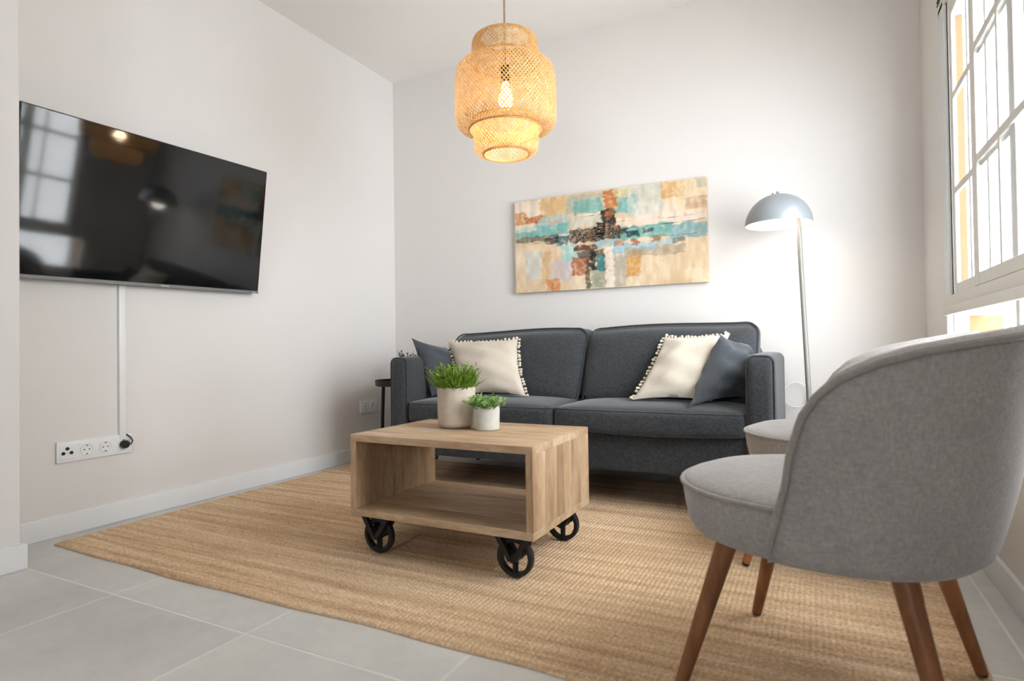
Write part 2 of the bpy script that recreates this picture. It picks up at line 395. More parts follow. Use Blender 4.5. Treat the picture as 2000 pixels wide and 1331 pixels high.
# what the side window looks at
M['render_white'] = plain('white_render', (236, 234, 230), .9, .03, 2); M['render_peach'] = plain('ochre_render', (84, 70, 52), .9, .05, 3); M['blueglass'] = plain('blue_grey_frame', (62, 72, 80), .4, .05)
M['paving'] = plain('street_paving', (190, 186, 178), .9, .05, 3)
st_ = struct('street', box(W+.5, 9, -8, 26, -3.2, -3.0), M['paving'])
nb = thing('neighbour_building', (6.2, 9, -3.0), 'white rendered building across the street, seen through the side window', 'building')
obj('facade', box(5.2, 8.0, -1, 20, -3.0, 6.5, .02), M['render_white'], nb)
obj('peach_band', box(5.16, 5.2, 7.6, 10.0, -3.0, 1.35, .005), M['render_peach'], nb)
obj('peach_pier', box(5.12, 5.2, 10.1, 11.5, 1.05, 6.0, .005), M['render_peach'], nb)
for y, z in ((7.0, 2.3), (7.0, -.9), (4.0, 2.3), (4.0, -.9), (1.0, 2.3)):
    f_ = obj('window', join(box(5.15, 5.2, y, y+.07, z, z+1.9), box(5.15, 5.2, y+1.13, y+1.2, z, z+1.9), box(5.15, 5.2, y+.07, y+1.13, z, z+.07), box(5.15, 5.2, y+.07, y+1.13, z+1.83, z+1.9), box(5.15, 5.2, y+.565, y+.635, z+.07, z+1.83)), M['blueglass'], nb)
    obj('pane', box(5.185, 5.199, y+.07, y+1.13, z+.07, z+1.83), plain('pane_sky', (214, 224, 232), .15, .02), f_)

# ------------------------------------------------------------------ rug
def rug():
    x0, x1, y0, y1 = .085, 2.955, -2.175, -.24
    pitch = .0135; nx = int((x1-x0)/pitch*4); ny = int((y1-y0)/.0042)
    X = np.linspace(x0, x1, nx); Y = np.linspace(y0, y1, ny)
    gx, gy = np.meshgrid(X, Y, indexing='ij')
    rib = gx/pitch; col = np.floor(rib); ph = (col % 2)*.5
    row = gy/.0155+ph
    z = .0062+.0056*np.abs(np.sin(PI*rib))**.7*(.62+.38*np.abs(np.sin(PI*row))**.8)
    z += .0008*(rng.random(gx.shape)-.5)+.0012*np.sin(gy*38+np.sin(gx*5))*np.sin(gx*3.1)
    edge = np.minimum.reduce([gx-x0, x1-gx, gy-y0, y1-gy]); z *= np.clip(edge/.010, .12, 1)**.5
    wob = .006*np.sin(gx*4.1+1)+.003*np.sin(gx*13)
    gy2 = gy+wob*((gy-y0) < .4)*(1-(gy-y0)/.4).clip(0, 1)
    wx = .010*np.sin(gy*3.3+.5)+.006*np.sin(gy*9)
    r = ((gx-(x1-.5))/.5).clip(0, 1); gx2 = gx+r*wx-r**3*.05*((-1.55-gy)/.6).clip(0, 1)**1.5
    l = (((x0+.4)-gx)/.4).clip(0, 1); gx2 = gx2+l*(.03*((-1.3-gy)/.87).clip(0, 1)-.03*((gy+1.0)/.76).clip(0, 1))
    V = np.stack([gx2, gy2, z+.0012], -1).reshape(-1, 3); n = nx*ny
    a = (np.arange(nx-1)[:, None]*ny+np.arange(ny-1)[None, :]).reshape(-1)
    Q = np.stack([a, a+ny, a+ny+1, a+1], -1)
    # border skirt down to the floor
    ring = np.concatenate([np.arange(nx)*ny, (nx-1)*ny+np.arange(1, ny), np.arange(nx-2, -1, -1)*ny+ny-1, np.arange(ny-2, 0, -1)])
    B = V[ring].copy(); B[:, 2] = .0006; m = len(ring); nxt = np.roll(np.arange(m), -1)
    Q2 = np.stack([ring, n+np.arange(m), n+nxt, ring[nxt]], -1)
    V = np.vstack([V, B]); Q = np.vstack([Q, Q2])
    me = bpy.data.meshes.new('jute_rug'); me.vertices.add(len(V)); me.vertices.foreach_set('co', V.astype('f').ravel())
    me.loops.add(Q.size); me.loops.foreach_set('vertex_index', Q.astype('i').ravel())
    me.polygons.add(len(Q)); me.polygons.foreach_set('loop_start', (np.arange(len(Q))*4).astype('i')); me.polygons.foreach_set('use_smooth', np.ones(len(Q), bool))
    me.update(calc_edges=True); me.materials.append(M['jute'])
    o = bpy.data.objects.new('jute_rug', me); COL.objects.link(o)
    tag(o, 'large natural jute woven rug lying on the grey tiles under the furniture', 'rug')
rug()
RZ = .0142     # top of the rug

# ------------------------------------------------------------------ sofa
sx0, sx1, sf, sb = .635, 2.495, -.865, -.05
sofa = thing('sofa', ((sx0+sx1)/2, -.45, RZ), 'charcoal grey two-seat fabric sofa against the back wall', 'sofa')
AT = .108; ix0, ix1 = sx0+AT, sx1-AT; mid = (ix0+ix1)/2
P = lambda n, vf, m='sofa', par=sofa: obj(n, vf, M[m], par, smooth=60)
def armloop(x0, x1, y, z0, z1, r=.03, n=5):
    pts = [(x0, z0)]
    for k in range(n+1): a = PI-PI/2*k/n; pts.append((x0+r+r*math.cos(a), z1-r+r*math.sin(a)))
    for k in range(n+1): a = PI/2-PI/2*k/n; pts.append((x1-r+r*math.cos(a), z1-r+r*math.sin(a)))
    pts.append((x1, z0)); return [(x, y, z) for x, z in pts]
for a, b in ((sx0, ix0), (ix1, sx1)):
    am = P('arm', puff(a, b, sf, sb, .165, .668, .03, 14, lambda u, v, w_, q: q+np.array([.008*u*(1-v*v)*(1-w_*w_), -.008*(1-u*u)*(1-w_**4)*(v < -.9), .006*(1-u*u)*(1-v*v)])))
    P('piping', tube(armloop(a+.004, b-.004, sf+.012, .17, .664), .0042, 6), 'sofapipe', am)
    P('piping', tube(armloop(a+.004, b-.004, sb-.012, .17, .664), .0042, 6), 'sofapipe', am)
P('base', puff(ix0, ix1, sf+.025, sb-.02, .165, .345, .012, 10))
P('back_frame', puff(ix0-.01, ix1+.01, -.20, sb, .2, .70, .03, 10))
for lx in (sx0+.11, sx1-.11):
    for ly in (sf+.07, sb-.09):
        P('foot', tube([(lx, ly, RZ), (lx, ly, .17)], [.014, .02], 12), 'black')
def sag(seed):
    r_ = random.Random(seed); ph = [r_.uniform(0, 6) for _ in range(4)]
    def fn(u, v, w_, q):
        cr = (1-u**4)*(1-v**4); q = q.copy()
        q[2] += .022*cr*(w_ > 0)+.003*math.sin(5*u+ph[0])*math.sin(4*v+ph[1])*cr
        q[1] -= .028*(1-u*u)*max(0, -v)**3*(1-.4*w_*w_)
        q[2] -= .012*(1-u*u)*max(0, -v)**3*(w_ < 0)
        return q
    return fn
for k, (a, b) in enumerate(((ix0+.003, mid-.003), (mid+.003, ix1-.003))):
    fn = sag(k)
    y0_, y1_, z0_, z1_ = sf-.002, -.33, .335, .438
    c = P('seat_cushion', puff(a, b, y0_, y1_, z0_, z1_, .028, 18, fn))
    def edge(zs, wv):
        pts = []
        for t in np.linspace(-1, 1, 40):
            q = fn(t, -1, wv, np.array([t*(b-a)/2, -(y1_-y0_)/2, wv*(z1_-z0_)/2]))
            rr = max(0, abs(t)-.93)/.07
            pts.append(((a+b)/2+q[0], (y0_+y1_)/2+q[1]+.007+.02*rr**2, (z0_+z1_)/2+q[2]-wv*.008))
        pts.append((b-.001, y0_+.12, pts[-1][2])); pts.insert(0, (a+.001, y0_+.12, pts[0][2])); return pts
    P('piping', tube(edge(z1_, .98), .0042, 6), 'sofapipe', c); P('piping', tube(edge(z0_, -.98), .0042, 6), 'sofapipe', c)
for k, (a, b) in enumerate(((ix0-.012, mid-.004), (mid+.004, ix1+.014))):
    z0_, z1_ = .43, .80+.012*k
    def fn(u, v, w_, q, a=a, b=b, k=k):
        q = q.copy(); q[1] += .085*(w_+1)-.030*(1-u**4)*(1-w_**4)*(v < 0)
        q[2] += .008*math.sin(2.3*u+k*2.4)*(w_ > 0)+.010*(1-u*u)*(w_ > 0)*(1 if k == 0 else .2)+(.012*u if k else 0)*(w_ > 0)
        q[0] -= .010*u*max(0, -w_)
        return q
    y0_, y1_ = -.545, -.335
    c = P('back_cushion', puff(a, b, y0_, y1_, z0_, z1_, .055, 18, fn))
    hx, hz = (b-a)/2, (z1_-z0_)/2; pts = []
    for t in np.linspace(-.9, 1, 12): pts.append((-1, t))
    rr = .055
    loop = [(-hx+.002, -hz*.9), (-hx+.002, hz-rr)]+[(-hx+rr+rr*math.cos(PI-PI/2*j/6), hz-rr+rr*math.sin(PI-PI/2*j/6)) for j in range(1, 7)]
    loop += [(t*(hx-rr), hz-.001) for t in np.linspace(-1, 1, 24)[1:-1]]
    loop += [(hx-rr+rr*math.cos(PI/2-PI/2*j/6), hz-rr+rr*math.sin(PI/2-PI/2*j/6)) for j in range(0, 7)]+[(hx-.002, -hz*.9)]
    pp = []
    for x_, z_ in loop:
        q = fn(x_/hx, -1, z_/hz, np.array([x_, -(y1_-y0_)/2+.03, z_])); pp.append(((a+b)/2+q[0], (y0_+y1_)/2+q[1], (z0_+z1_)/2+q[2]))
    P('piping', tube(pp, .0045, 6), 'sofapipe', c)

# ------------------------------------------------------------------ pillows
def pillow(TL, TR, BR, BL, th, n=26, ear=.10, seed=0, wr=.004):
    TL, TR, BR, BL = (np.array(p, float) for p in (TL, TR, BR, BL))
    nrm = np.cross(TR-TL, BL-TL); nrm /= np.linalg.norm(nrm)
    r_ = random.Random(seed); ph = [r_.uniform(0, 6.3) for _ in range(6)]
    g = np.linspace(-1, 1, n); V = []; cen = (TL+TR+BR+BL)/4
    def pt(u, v, s):
        # edges drawn in between the corners
        uu = u*(1-ear*(1-v*v)*(u*u)); vv = v*(1-ear*(1-u*u)*(v*v))
        a, b = (uu+1)/2, (vv+1)/2
        p = (TL*(1-a)+TR*a)*(1-b)+(BL*(1-a)+BR*a)*b
        e = ((1-u*u)*(1-v*v)); h = th*(max(e, 0)**.5)*(.82+.18*e)
        wv = wr*(math.sin(7*u+3*v+ph[0])*math.sin(4*v+ph[1])+.7*math.sin(11*v-4*u+ph[2]))*min(1, e*3)
        return p-s*nrm*(h+wv)
    F = []
    for s in (1, -1):
        o0 = len(V)
        for u in g:
            for v in g: V.append(tuple(pt(u, v, s)))
        f = grid_faces(n, n, o0); F += f if s > 0 else [q[::-1] for q in f]
    bm = bmesh.new(); vs = [bm.verts.new(v) for v in V]; bm.verts.ensure_lookup_table()
    for f in F: bm.faces.new([vs[i] for i in f])
    bmesh.ops.remove_doubles(bm, verts=bm.verts[:], dist=.0004); bmesh.ops.recalc_face_normals(bm, faces=bm.faces[:]); bm.verts.index_update()
    out = [tuple(v.co) for v in bm.verts], [tuple(v.index for v in f.verts) for f in bm.faces]; bm.free()
    def edge(side, t):   # point on the seam
        u, v = {'L': (-1, t), 'R': (1, t), 'T': (t, -1), 'B': (t, 1)}[side]
        p = pt(u, v, 0); return p, nrm, cen
    return out, edge
def pillow_thing(name, label, group, corners, th, mat, fringe='', seed=0, ear=.1, wr=.004):
    vf, edge = pillow(*corners, th, seed=seed, ear=ear, wr=wr)
    c = np.mean(np.array(corners), 0); t = thing(name, tuple(c), label, 'pillow', group)
    obj('cover', vf, M[mat], t, smooth=60)
    r_ = random.Random(seed)
    for side in fringe:
        for k in range(19):
            tt = -0.97+1.94*k/18; p, nr, ce = edge(side, tt); p2, _, _ = edge(side, min(1, tt+.02)); p1, _, _ = edge(side, max(-1, tt-.02))
            al = Vector(p2-p1).normalized(); out = al.cross(Vector(nr)).normalized()
            if out.dot(Vector(p-ce)) < 0: out = -out
            d = (out+al*r_.uniform(-.35, .35)+Vector(nr)*r_.uniform(-.4, .4)).normalized(); d.z -= .25; L = r_.uniform(.017, .024)
            q = Vector(p)-out*.002
            obj('tassel', tube([q, q+d*L*.22, q+d*L*.34, q+d*L*.8, q+d*L], [.0022, .003, .0055, .0075, .0055], 7), M['fringe'], t)
    return t
pillow_thing('throw_pillow', 'dark grey pillow leaning on the left sofa arm', None,
             ((.69, -.745, .772), (.735, -.40, .715), (.86, -.42, .455), (.80, -.715, .455)), .065, 'dkpillow', seed=3, ear=.13)
pillow_thing('tasselled_pillow', 'cream tasselled pillow on the left seat, beside the dark left pillow', 'cream tasselled pillows',
             ((.742, -.465, .752), (1.195, -.465, .760), (1.345, -.685, .468), (.955, -.685, .468)), .068, 'cream', 'LRT', 5)
pillow_thing('tasselled_pillow', 'cream tasselled pillow on the right seat, half hidden by a dark pillow', 'cream tasselled pillows',
             ((1.985, -.445, .752), (2.285, -.44, .762), (2.235, -.70, .468), (1.892, -.71, .466)), .062, 'cream', 'LT', 8, wr=.005)
pillow_thing('throw_pillow', 'dark grey pillow leaning on the right sofa arm', None,
             ((2.262, -.585, .757), (2.372, -.34, .718), (2.36, -.52, .47), (2.165, -.85, .452)), .07, 'dkpillow', seed=11, ear=.12, wr=.010)

# ------------------------------------------------------------------ coffee table
tx0, tx1, ty0, ty1, tz0, tz1 = 1.205, 1.897, -1.79, -1.315, .143, .419
tab = thing('coffee_table', ((tx0+tx1)/2, (ty0+ty1)/2, RZ), 'open wooden box coffee table on four black cast wheels', 'coffee table')
tk = .024; rt = random.Random(4)
def planks(n, a, b):
    wv = [rt.uniform(.7, 1.35) for _ in range(n)]; s = sum(wv); e = [a]
    for q in wv: e.append(e[-1]+q/s*(b-a))
    return list(zip(e[:-1], e[1:]))
for a, b in planks(6, ty0, ty1): obj('top_plank', box(tx0, tx1, a+.0002, b-.0002, tz1-tk, tz1, .0012), M['wood_x'], tab)
for a, b in planks(5, ty0, ty1): obj('bottom_plank', box(tx0, tx1, a+.0002, b-.0002, tz0, tz0+tk, .0012), M['wood_x'], tab)
for x in (tx0, tx1-tk):
    for a, b in planks(6, ty0, ty1): obj('side_plank', box(x, x+tk, a+.0002, b-.0002, tz0+tk, tz1-tk, .0010), M['wood_z'], tab)
WR = .060
def caster(x, y):
    zc = RZ+WR
    br = [box(x-.062, x+.062, y-.03, y+.03, tz0-.005, tz0-.0003, .001)]
    for s in (-1, 1):
        yy = y+s*.019
        for q in (-1, 1):
            br.append(tube([(x+q*.05, yy, tz0-.002), (x+q*.006, yy, zc-.004)], .0115, 4))
        br.append(tube([(x, yy-.004, zc), (x, yy+.004, zc)], .013, 14))
    b = obj('caster_bracket', join(*br), M['black'], tab, smooth=30)
    wh = []
    V, F = lathe([(WR-.014, -.011), (WR-.003, -.011), (WR, -.008), (WR, .008), (WR-.003, .011), (WR-.014, .011)], 36, closed=True)
    wh.append(([(x+p[0], y+p[2], zc+p[1]) for p in V], F))
    for k in range(3):
        a = -PI/2+k*2*PI/3; wh.append(tube([(x, y, zc), (x+(WR-.008)*math.cos(a), y, zc+(WR-.008)*math.sin(a))], [.0105, .009], 6))
    wh.append(tube([(x, y-.012, zc), (x, y+.012, zc)], .014, 16))
    obj('wheel', join(*wh), M['black'], b, smooth=30)
for x in (1.292, 1.814):
    for y in (-1.745, -1.365): caster(x, y)

# plants on the table
def pot_round(r, h, rb, er):
    pr = [(0, 0), (r-er, 0)]
    for k in range(1, 7): a = -PI/2+PI/2*k/6; pr.append((r-er+er*math.cos(a)*1.0, er+er*math.sin(a)))
    pr += [(r+.002, h-.004), (r+.0005, h), (r-.005, h), (r-.007, h-.004), (r-.008, h-.02), (0, h-.02)]; return pr
def blades(c, r, z, n, L, wd, lean, seed, curl=.5, nseg=4):
    r_ = random.Random(seed); V = []; F = []
    for _ in range(n):
        a = r_.uniform(0, 2*PI); q = r*math.sqrt(r_.random()); bx, by = c[0]+q*math.cos(a), c[1]+q*math.sin(a)
        az = a+r_.uniform(-.9, .9); tl = lean*(q/r)*r_.uniform(.5, 1.3)+r_.uniform(0, .18); l = L*r_.uniform(.6, 1.1); ww = wd*r_.uniform(.7, 1.2)
        pos = Vector((bx, by, z)); side = Vector((-math.sin(az+r_.uniform(-.8, .8)), math.cos(az), 0)).normalized(); o0 = len(V)
        for k in range(nseg+1):
            t = k/nseg; wk = ww*(math.sin(PI*min(1, .12+t*.88))**.7 if t < 1 else .04)
            V += [tuple(pos-side*wk), tuple(pos+side*wk)]
            an = tl+curl*t*tl; pos = pos+Vector((math.cos(az)*math.sin(an), math.sin(az)*math.sin(an), math.cos(an)))*l/nseg
        for k in range(nseg): F.append((o0+2*k, o0+2*k+1, o0+2*k+3, o0+2*k+2))
    return V, F
def sprigs(c, r, z, n, L, leafL, wd, lean, seed):
    r_ = random.Random(seed); V = []; F = []; stems = []
    for _ in range(n):
        a = r_.uniform(0, 2*PI); q = r*math.sqrt(r_.random()); p = Vector((c[0]+q*math.cos(a), c[1]+q*math.sin(a), z))
        tl = lean*(q/r)**.8*r_.uniform(.6, 1.25)+.05; l = L*r_.uniform(.65, 1.1)
        d = Vector((math.cos(a)*math.sin(tl), math.sin(a)*math.sin(tl), math.cos(tl))); e = p+d*l
        stems.append(tube([p, p+d*l*.5, e], [.0011, .0009, .0006], 4))
        for k in range(9):
            b = p+d*l*(.25+.75*k/8); az = r_.uniform(0, 2*PI); up = r_.uniform(.1, 1.0)
            ld = (Vector((math.cos(az)*math.cos(up), math.sin(az)*math.cos(up), math.sin(up)))+d*.5).normalized(); sd = ld.cross(Vector((r_.uniform(-.4, .4), r_.uniform(-.4, .4), 1))).normalized()
            ll = leafL*r_.uniform(.7, 1.2); o0 = len(V); ww = wd*r_.uniform(.8, 1.2); dr = Vector((0, 0, -.15*ll))
            V += [tuple(b), tuple(b+ld*ll*.35-sd*ww), tuple(b+ld*ll*.7-sd*ww*.85+dr*.4), tuple(b+ld*ll+dr), tuple(b+ld*ll*.7+sd*ww*.85+dr*.4), tuple(b+ld*ll*.35+sd*ww)]
            F += [(o0, o0+1, o0+5), (o0+1, o0+2, o0+4, o0+5), (o0+2, o0+3, o0+4)]
    return (V, F), join(*stems)
bp = (1.452, -1.497); TZ = tz1+.0003
pot = thing('potted_plant', (*bp, TZ), 'grassy green plant in the larger pitted concrete pot on the coffee table', 'potted plant')
obj('pot', lathe(pot_round(.0685, .148, .06, .022), 40, (*bp, TZ)), M['pot_big'], pot)
obj('soil', lathe([(0, .003), (.059, 0)], 24, (*bp, TZ+.131)), M['soil'], pot)
o = obj('foliage', join(blades(bp, .056, TZ+.13, 420, .105, .0026, .75, 2), sprigs(bp, .05, TZ+.13, 46, .10, .026, .0032, .62, 21)[0]), M['leaf_a'], pot, smooth=0); o['kind'] = 'stuff'
sp = (1.590, -1.515)
pot2 = thing('potted_plant', (*sp, TZ), 'bushy light green plant in the smaller pale concrete pot on the coffee table', 'potted plant')
obj('pot', lathe(pot_round(.0445, .084, .04, .006), 36, (*sp, TZ)), M['pot_small'], pot2)
obj('soil', lathe([(0, .003), (.036, 0)], 24, (*sp, TZ+.068)), M['soil'], pot2)
lv, stm = sprigs(sp, .034, TZ+.066, 52, .056, .019, .0046, .95, 5)
o = obj('foliage', lv, M['leaf_b'], pot2, smooth=0); o['kind'] = 'stuff'
o = obj('stems', stm, M['leaf_b'], pot2); o['kind'] = 'stuff'

# ------------------------------------------------------------------ armchairs (front of the chair is local +x)
def chair_proto():
    t = thing('tub_chair', (0, 0, 0), None, 'armchair', 'grey tub chairs')
    zb = .322; th = .042
    bz = lambda z: .255+.085*max(0, min(1, (z-.33)/.39))**.75
    az = lambda z: .272+.024*max(0, min(1, (z-.33)/.39))
    rim = [(.045, .335), (.03, .40), (.008, .478), (-.006, .547), (-.02, .594), (-.045, .631), (-.078, .660), (-.131, .685), (-.182, .701), (-.249, .715), (-.30, .725), (-.328, .733), (-.339, .741)]
    rim = np.array(rim); L = np.r_[0, np.cumsum(np.linalg.norm(np.diff(rim, axis=0), axis=1))]
    # the arc along the plan dominates towards the back, so sample by plan angle there
    ie = 2.35/2; phi = [math.acos(max(-1, min(1, (-x/bz(z))**ie if x < 0 else -x/bz(z)))) for x, z in rim]; phi[-1] = 0
    arc = np.r_[0, np.cumsum([math.hypot(.3*(phi[i]-phi[i+1]), rim[i+1, 1]-rim[i, 1]) for i in range(len(phi)-1)])]
    s = np.linspace(0, arc[-1], 44); ph = np.interp(s, arc, phi); zr = np.interp(s, arc, rim[:, 1])
    PH = np.r_[ph, -ph[-2::-1]]; ZR = np.r_[zr, zr[-2::-1]]
    def plan(p, z, d):
        c, sn = math.cos(p), math.sin(p); e = 2/2.35
        r1, r2 = bz(z)-d, az(z)-d
        return Vector((-r1*math.copysign(abs(c)**e, c) if c > 0 else -r1*c, r2*math.copysign(abs(sn)**e, sn), z))
    outer, inner, under = [], [], []; NO = 14; rows = []
    for p, zt in zip(PH, ZR):
        col = []; hgt = max(zt-zb, .004)
        for d, f in ((.09, 0), (.03, .0), (.010, .006/.1), (.002, .018/.1)):
            col.append(plan(p, zb+min(f*.1, hgt*.4), d))
        lo = zb+min(.03, hgt*.5); hi = zt-min(.014, hgt*.3)
        for k in range(NO): col.append(plan(p, lo+(hi-lo)*k/(NO-1), 0))
        r_ = th/2; rz = min(r_, hgt*.45)
        for k in range(1, 7):
            a = PI*k/7; q = plan(p, hi, r_-r_*math.cos(a)); q.z = hi+rz*math.sin(a)*.8; col.append(q)
        il = min(.375, hi-.001)
        for k in range(NO):
            z = hi+(il-hi)*k/(NO-1); u = p/1.75*4.0; cv = u+.9*math.copysign(1, p)*((z-.4)/.33)**2 if True else u
            ch = abs(math.sin(PI*cv)); fade = max(0, min(1, (hi-z)/.05))*max(0, min(1, (hi-.45)/.15))
            col.append(plan(p, z, th+.014*ch**.55*fade))
        rows.append(col)
    n, m = len(rows), len(rows[0]); V = [tuple(v) for r in rows for v in r]; F = [q[::-1] for q in grid_faces(n, m)]
    for q in (0, n-1):
        F.append(tuple(q*m+j for j in (range(m) if q == 0 else range(m-1, -1, -1))))
    under = [r[0] for r in rows]; o0 = len(V)
    V += [(-.0, 0, zb)]; F += [(o0, i*m, (i+1)*m) for i in range(n-1)]
    sh = obj('shell', (V, F), M['chair'], t, smooth=70)
    pp = [plan(p, max(zt-.012, zb+.004), -.004) for p, zt in zip(PH, ZR)]
    for i, v in enumerate(pp): v.z = ZR[i]-.008
    obj('piping', tube(pp[1:-1], [.004]+[.0068]*(len(pp)-4)+[.004], 8), M['chairpipe'], sh)
    # seat
    ex = 2.25; NS = 56
    def srow(r, z, dz=0):
        out = []
        for k in range(NS):
            a = 2*PI*k/NS; c, sn = math.cos(a), math.sin(a)
            R_ = (abs(c)**ex+abs(sn)**ex)**(-1/ex)
            out.append(((.287 if c > 0 else .225)*r*R_*c, (.268 if c > 0 else .268-.04*min(1, -c*2.2))*r*R_*sn, z))
        return out
    prof = [(.60, .318), (.86, .320), (.93, .328), (.965, .345), (.985, .375), (1, .405), (1, .416), (.992, .424), (.97, .430), (.9, .437), (.7, .446), (.4, .452), (.15, .454)]
    V = []
    for r, z in prof: V += srow(r, z)
    F = []; K = len(prof)
    for i in range(K-1):
        for k in range(NS): F.append((i*NS+k, i*NS+(k+1) % NS, (i+1)*NS+(k+1) % NS, (i+1)*NS+k))
    F.append(tuple(range(NS-1, -1, -1))); F.append(tuple((K-1)*NS+k for k in range(NS)))
    st = obj('seat', (V, F), M['chair'], t, smooth=70)
    obj('piping', tube(srow(1.003, .421), .0055, 8, closed=True), M['chairpipe'], st)
    for sx in (1, -1):
        for sy in (1, -1):
            top = Vector(((.150 if sx > 0 else -.140), sy*.168, .325)); ft = Vector(((.232 if sx > 0 else -.222), sy*.232, RZ+.006)); d = ft-top
            lg = obj('leg', tube([top, top+d*.5, ft], [.0205, .0165, .0118], 18), M['legwood'], t)
            obj('foot_pad', tube([ft, (ft.x, ft.y, RZ)], [.0118, .0105], 16), M['blackplastic'], lg)
    return t
ch1 = chair_proto()
ch2 = copy_tree(ch1)
fang = math.atan2(.234, -.972)
ch1.location = (2.66, -1.985, 0); ch1.rotation_euler.z = fang
tag(ch1, 'grey fabric tub chair nearest the camera, with walnut legs')
ch2.location = (2.708, -1.18, 0); ch2.rotation_euler.z = fang
tag(ch2, 'grey fabric tub chair between the sofa and the nearest tub chair')

# ------------------------------------------------------------------ television, trunking, sockets
tv = thing('television', (.05, -1.735, 1.0), 'black flat-screen television mounted on the left wall, tilted downwards', 'television')
TWd, THt = 1.065, .628; D_ = .05
hw = TWd/2
tvp = lambda n, vf, m, par=tv, sm=40: obj(n, vf, m, par, local=True, smooth=sm)
pan = tvp('casing', box(-.028, .0, -hw, hw, 0, THt, .004, 2), M['blackplastic'])
tvp('screen', box(0, .0012, -hw+.005, hw-.005, .016, THt-.005), M['screen'], pan, 0)
tvp('chin', box(0, .003, -hw, hw, 0, .014, .001), M['greyplastic'], pan)
tvp('rear_housing', puff(-.075, -.02, -.36, .36, .06, .42, .015, 6), M['blackplastic'])
tvp('wall_mount', join(box(-.105, -.07, -.22, .22, .2, .32, .003), box(-.125, -.1, -.08, .08, .16, .36, .003)), M['black'])
tv.rotation_euler = (math.radians(1.1), math.radians(8.3), 0)
def text_mesh(name, txt, size, mat, parent, M4):
    cu = bpy.data.curves.new(name, 'FONT'); cu.body = txt; cu.size = size; cu.extrude = .0003; cu.align_x = 'CENTER'
    to = bpy.data.objects.new('tmp', cu); COL.objects.link(to); dg = bpy.context.evaluated_depsgraph_get()
    me = bpy.data.meshes.new_from_object(to.evaluated_get(dg)); bpy.data.objects.remove(to); me.name = name; me.transform(M4); me.materials.append(mat)
    o = bpy.data.objects.new(name, me); COL.objects.link(o); o.parent = parent; return o
MT = Matrix(((0, 0, 1, .0033), (1, 0, 0, .035), (0, 1, 0, .0035), (0, 0, 0, 1)))
text_mesh('lettering', 'Hisense', .0125, plain('silver_print', (215, 215, 215), .4), pan, MT)
text_mesh('lettering', 'QLED', .006, M['white'], pan, Matrix(((0, 0, 1, .0033), (1, 0, 0, .505), (0, 1, 0, .0045), (0, 0, 0, 1))))
o = obj('cable_trunking', box(.0005, .013, -1.874, -1.848, .345, 1.06, .002, 2), M['white']); tag(o, 'white plastic cable trunking running down the wall below the television', 'trunking')
def schuko(y, z, par, sink=True):
    r = lathe([(.0215, .0095), (.0235, .0085), (.0245, .006)], 28); 
    def tr(vf): return [(v[2], y+v[0], z+v[1]) for v in vf[0]], vf[1]
    obj('socket_ring', tr(lathe([(.0195, .004), (.0200, .0125), (.0225, .0135), (.0245, .011), (.0245, .004)], 28)), M['white'], par)
    obj('contact_hole', tr(lathe([(0, .0108), (.0028, .0106), (.003, .0098)], 10, (-.0095, 0, 0))), M['darkgap'], par)
    obj('contact_hole', tr(lathe([(0, .0108), (.0028, .0106), (.003, .0098)], 10, (.0095, 0, 0))), M['darkgap'], par)
    obj('earth_clip', join(box(.0095, .013, y-.003, y+.003, z-.0195, z-.015), box(.0095, .013, y-.003, y+.003, z+.015, z+.0195)), M['greyplastic'], par)
sp4 = thing('socket_panel', (0, -1.965, .323), 'white four-gang socket panel on the left wall below the television', 'socket panel')
obj('plate', box(.0005, .0095, -2.107, -1.823, .283, .364, .0025, 2), M['white'], sp4)
pos = [-2.107+.0355+.071*k for k in range(4)]
for k, y in enumerate(pos):
    obj('insert', box(.009, .0115 if k == 0 else .0102, y-.0275, y+.0275, .323-.0275, .323+.0275, .001), M['white'], sp4)
for dy, dz in ((-.014, -.004), (.014, -.004), (0, .013)):
    V, F = lathe([(.0, .012), (.0055, .0121), (.0065, .0135), (.0068, .0115)], 16); obj('aerial_jack', ([(v[2], pos[0]+dy+v[0], .323+dz+v[1]) for v in V], F), M['blackplastic'], sp4)
V, F = lathe([(0, .0122), (.002, .0118)], 10); obj('screw', ([(v[2], pos[0]+v[0], .319+v[1]) for v in V], F), M['greyplastic'], sp4)
for y in pos[1:]: schuko(y, .323, sp4)
pg = thing('power_plug', (.012, pos[3], .323), 'black power plug in the socket below the trunking', 'plug')
V, F = lathe([(0, .011), (.016, .011), (.0165, .03), (.012, .036), (0, .037)], 20); obj('plug_body', ([(v[2], pos[3]+v[0], .323+v[1]) for v in V], F), M['blackplastic'], pg)
obj('plug_cable', tube([(.026, pos[3]+.01, .321), (.028, pos[3]+.022, .322), (.025, pos[3]+.03, .334), (.018, pos[3]+.025, .350), (.010, pos[3]+.013, .362), (.006, pos[3]+.008, .368)], .0032, 8), M['blackplastic'], pg)
sp2 = thing('double_socket', (0, -.299, .341), 'white double socket low on the left wall beside the sofa', 'socket panel')
obj('plate', box(.0005, .0095, -.379, -.219, .30, .382, .0025, 2), M['white'], sp2)
for y in (-.335, -.263):
    obj('insert', box(.009, .0102, y-.0275, y+.0275, .341-.0275, .341+.0275, .001), M['white'], sp2); schuko(y, .341, sp2)

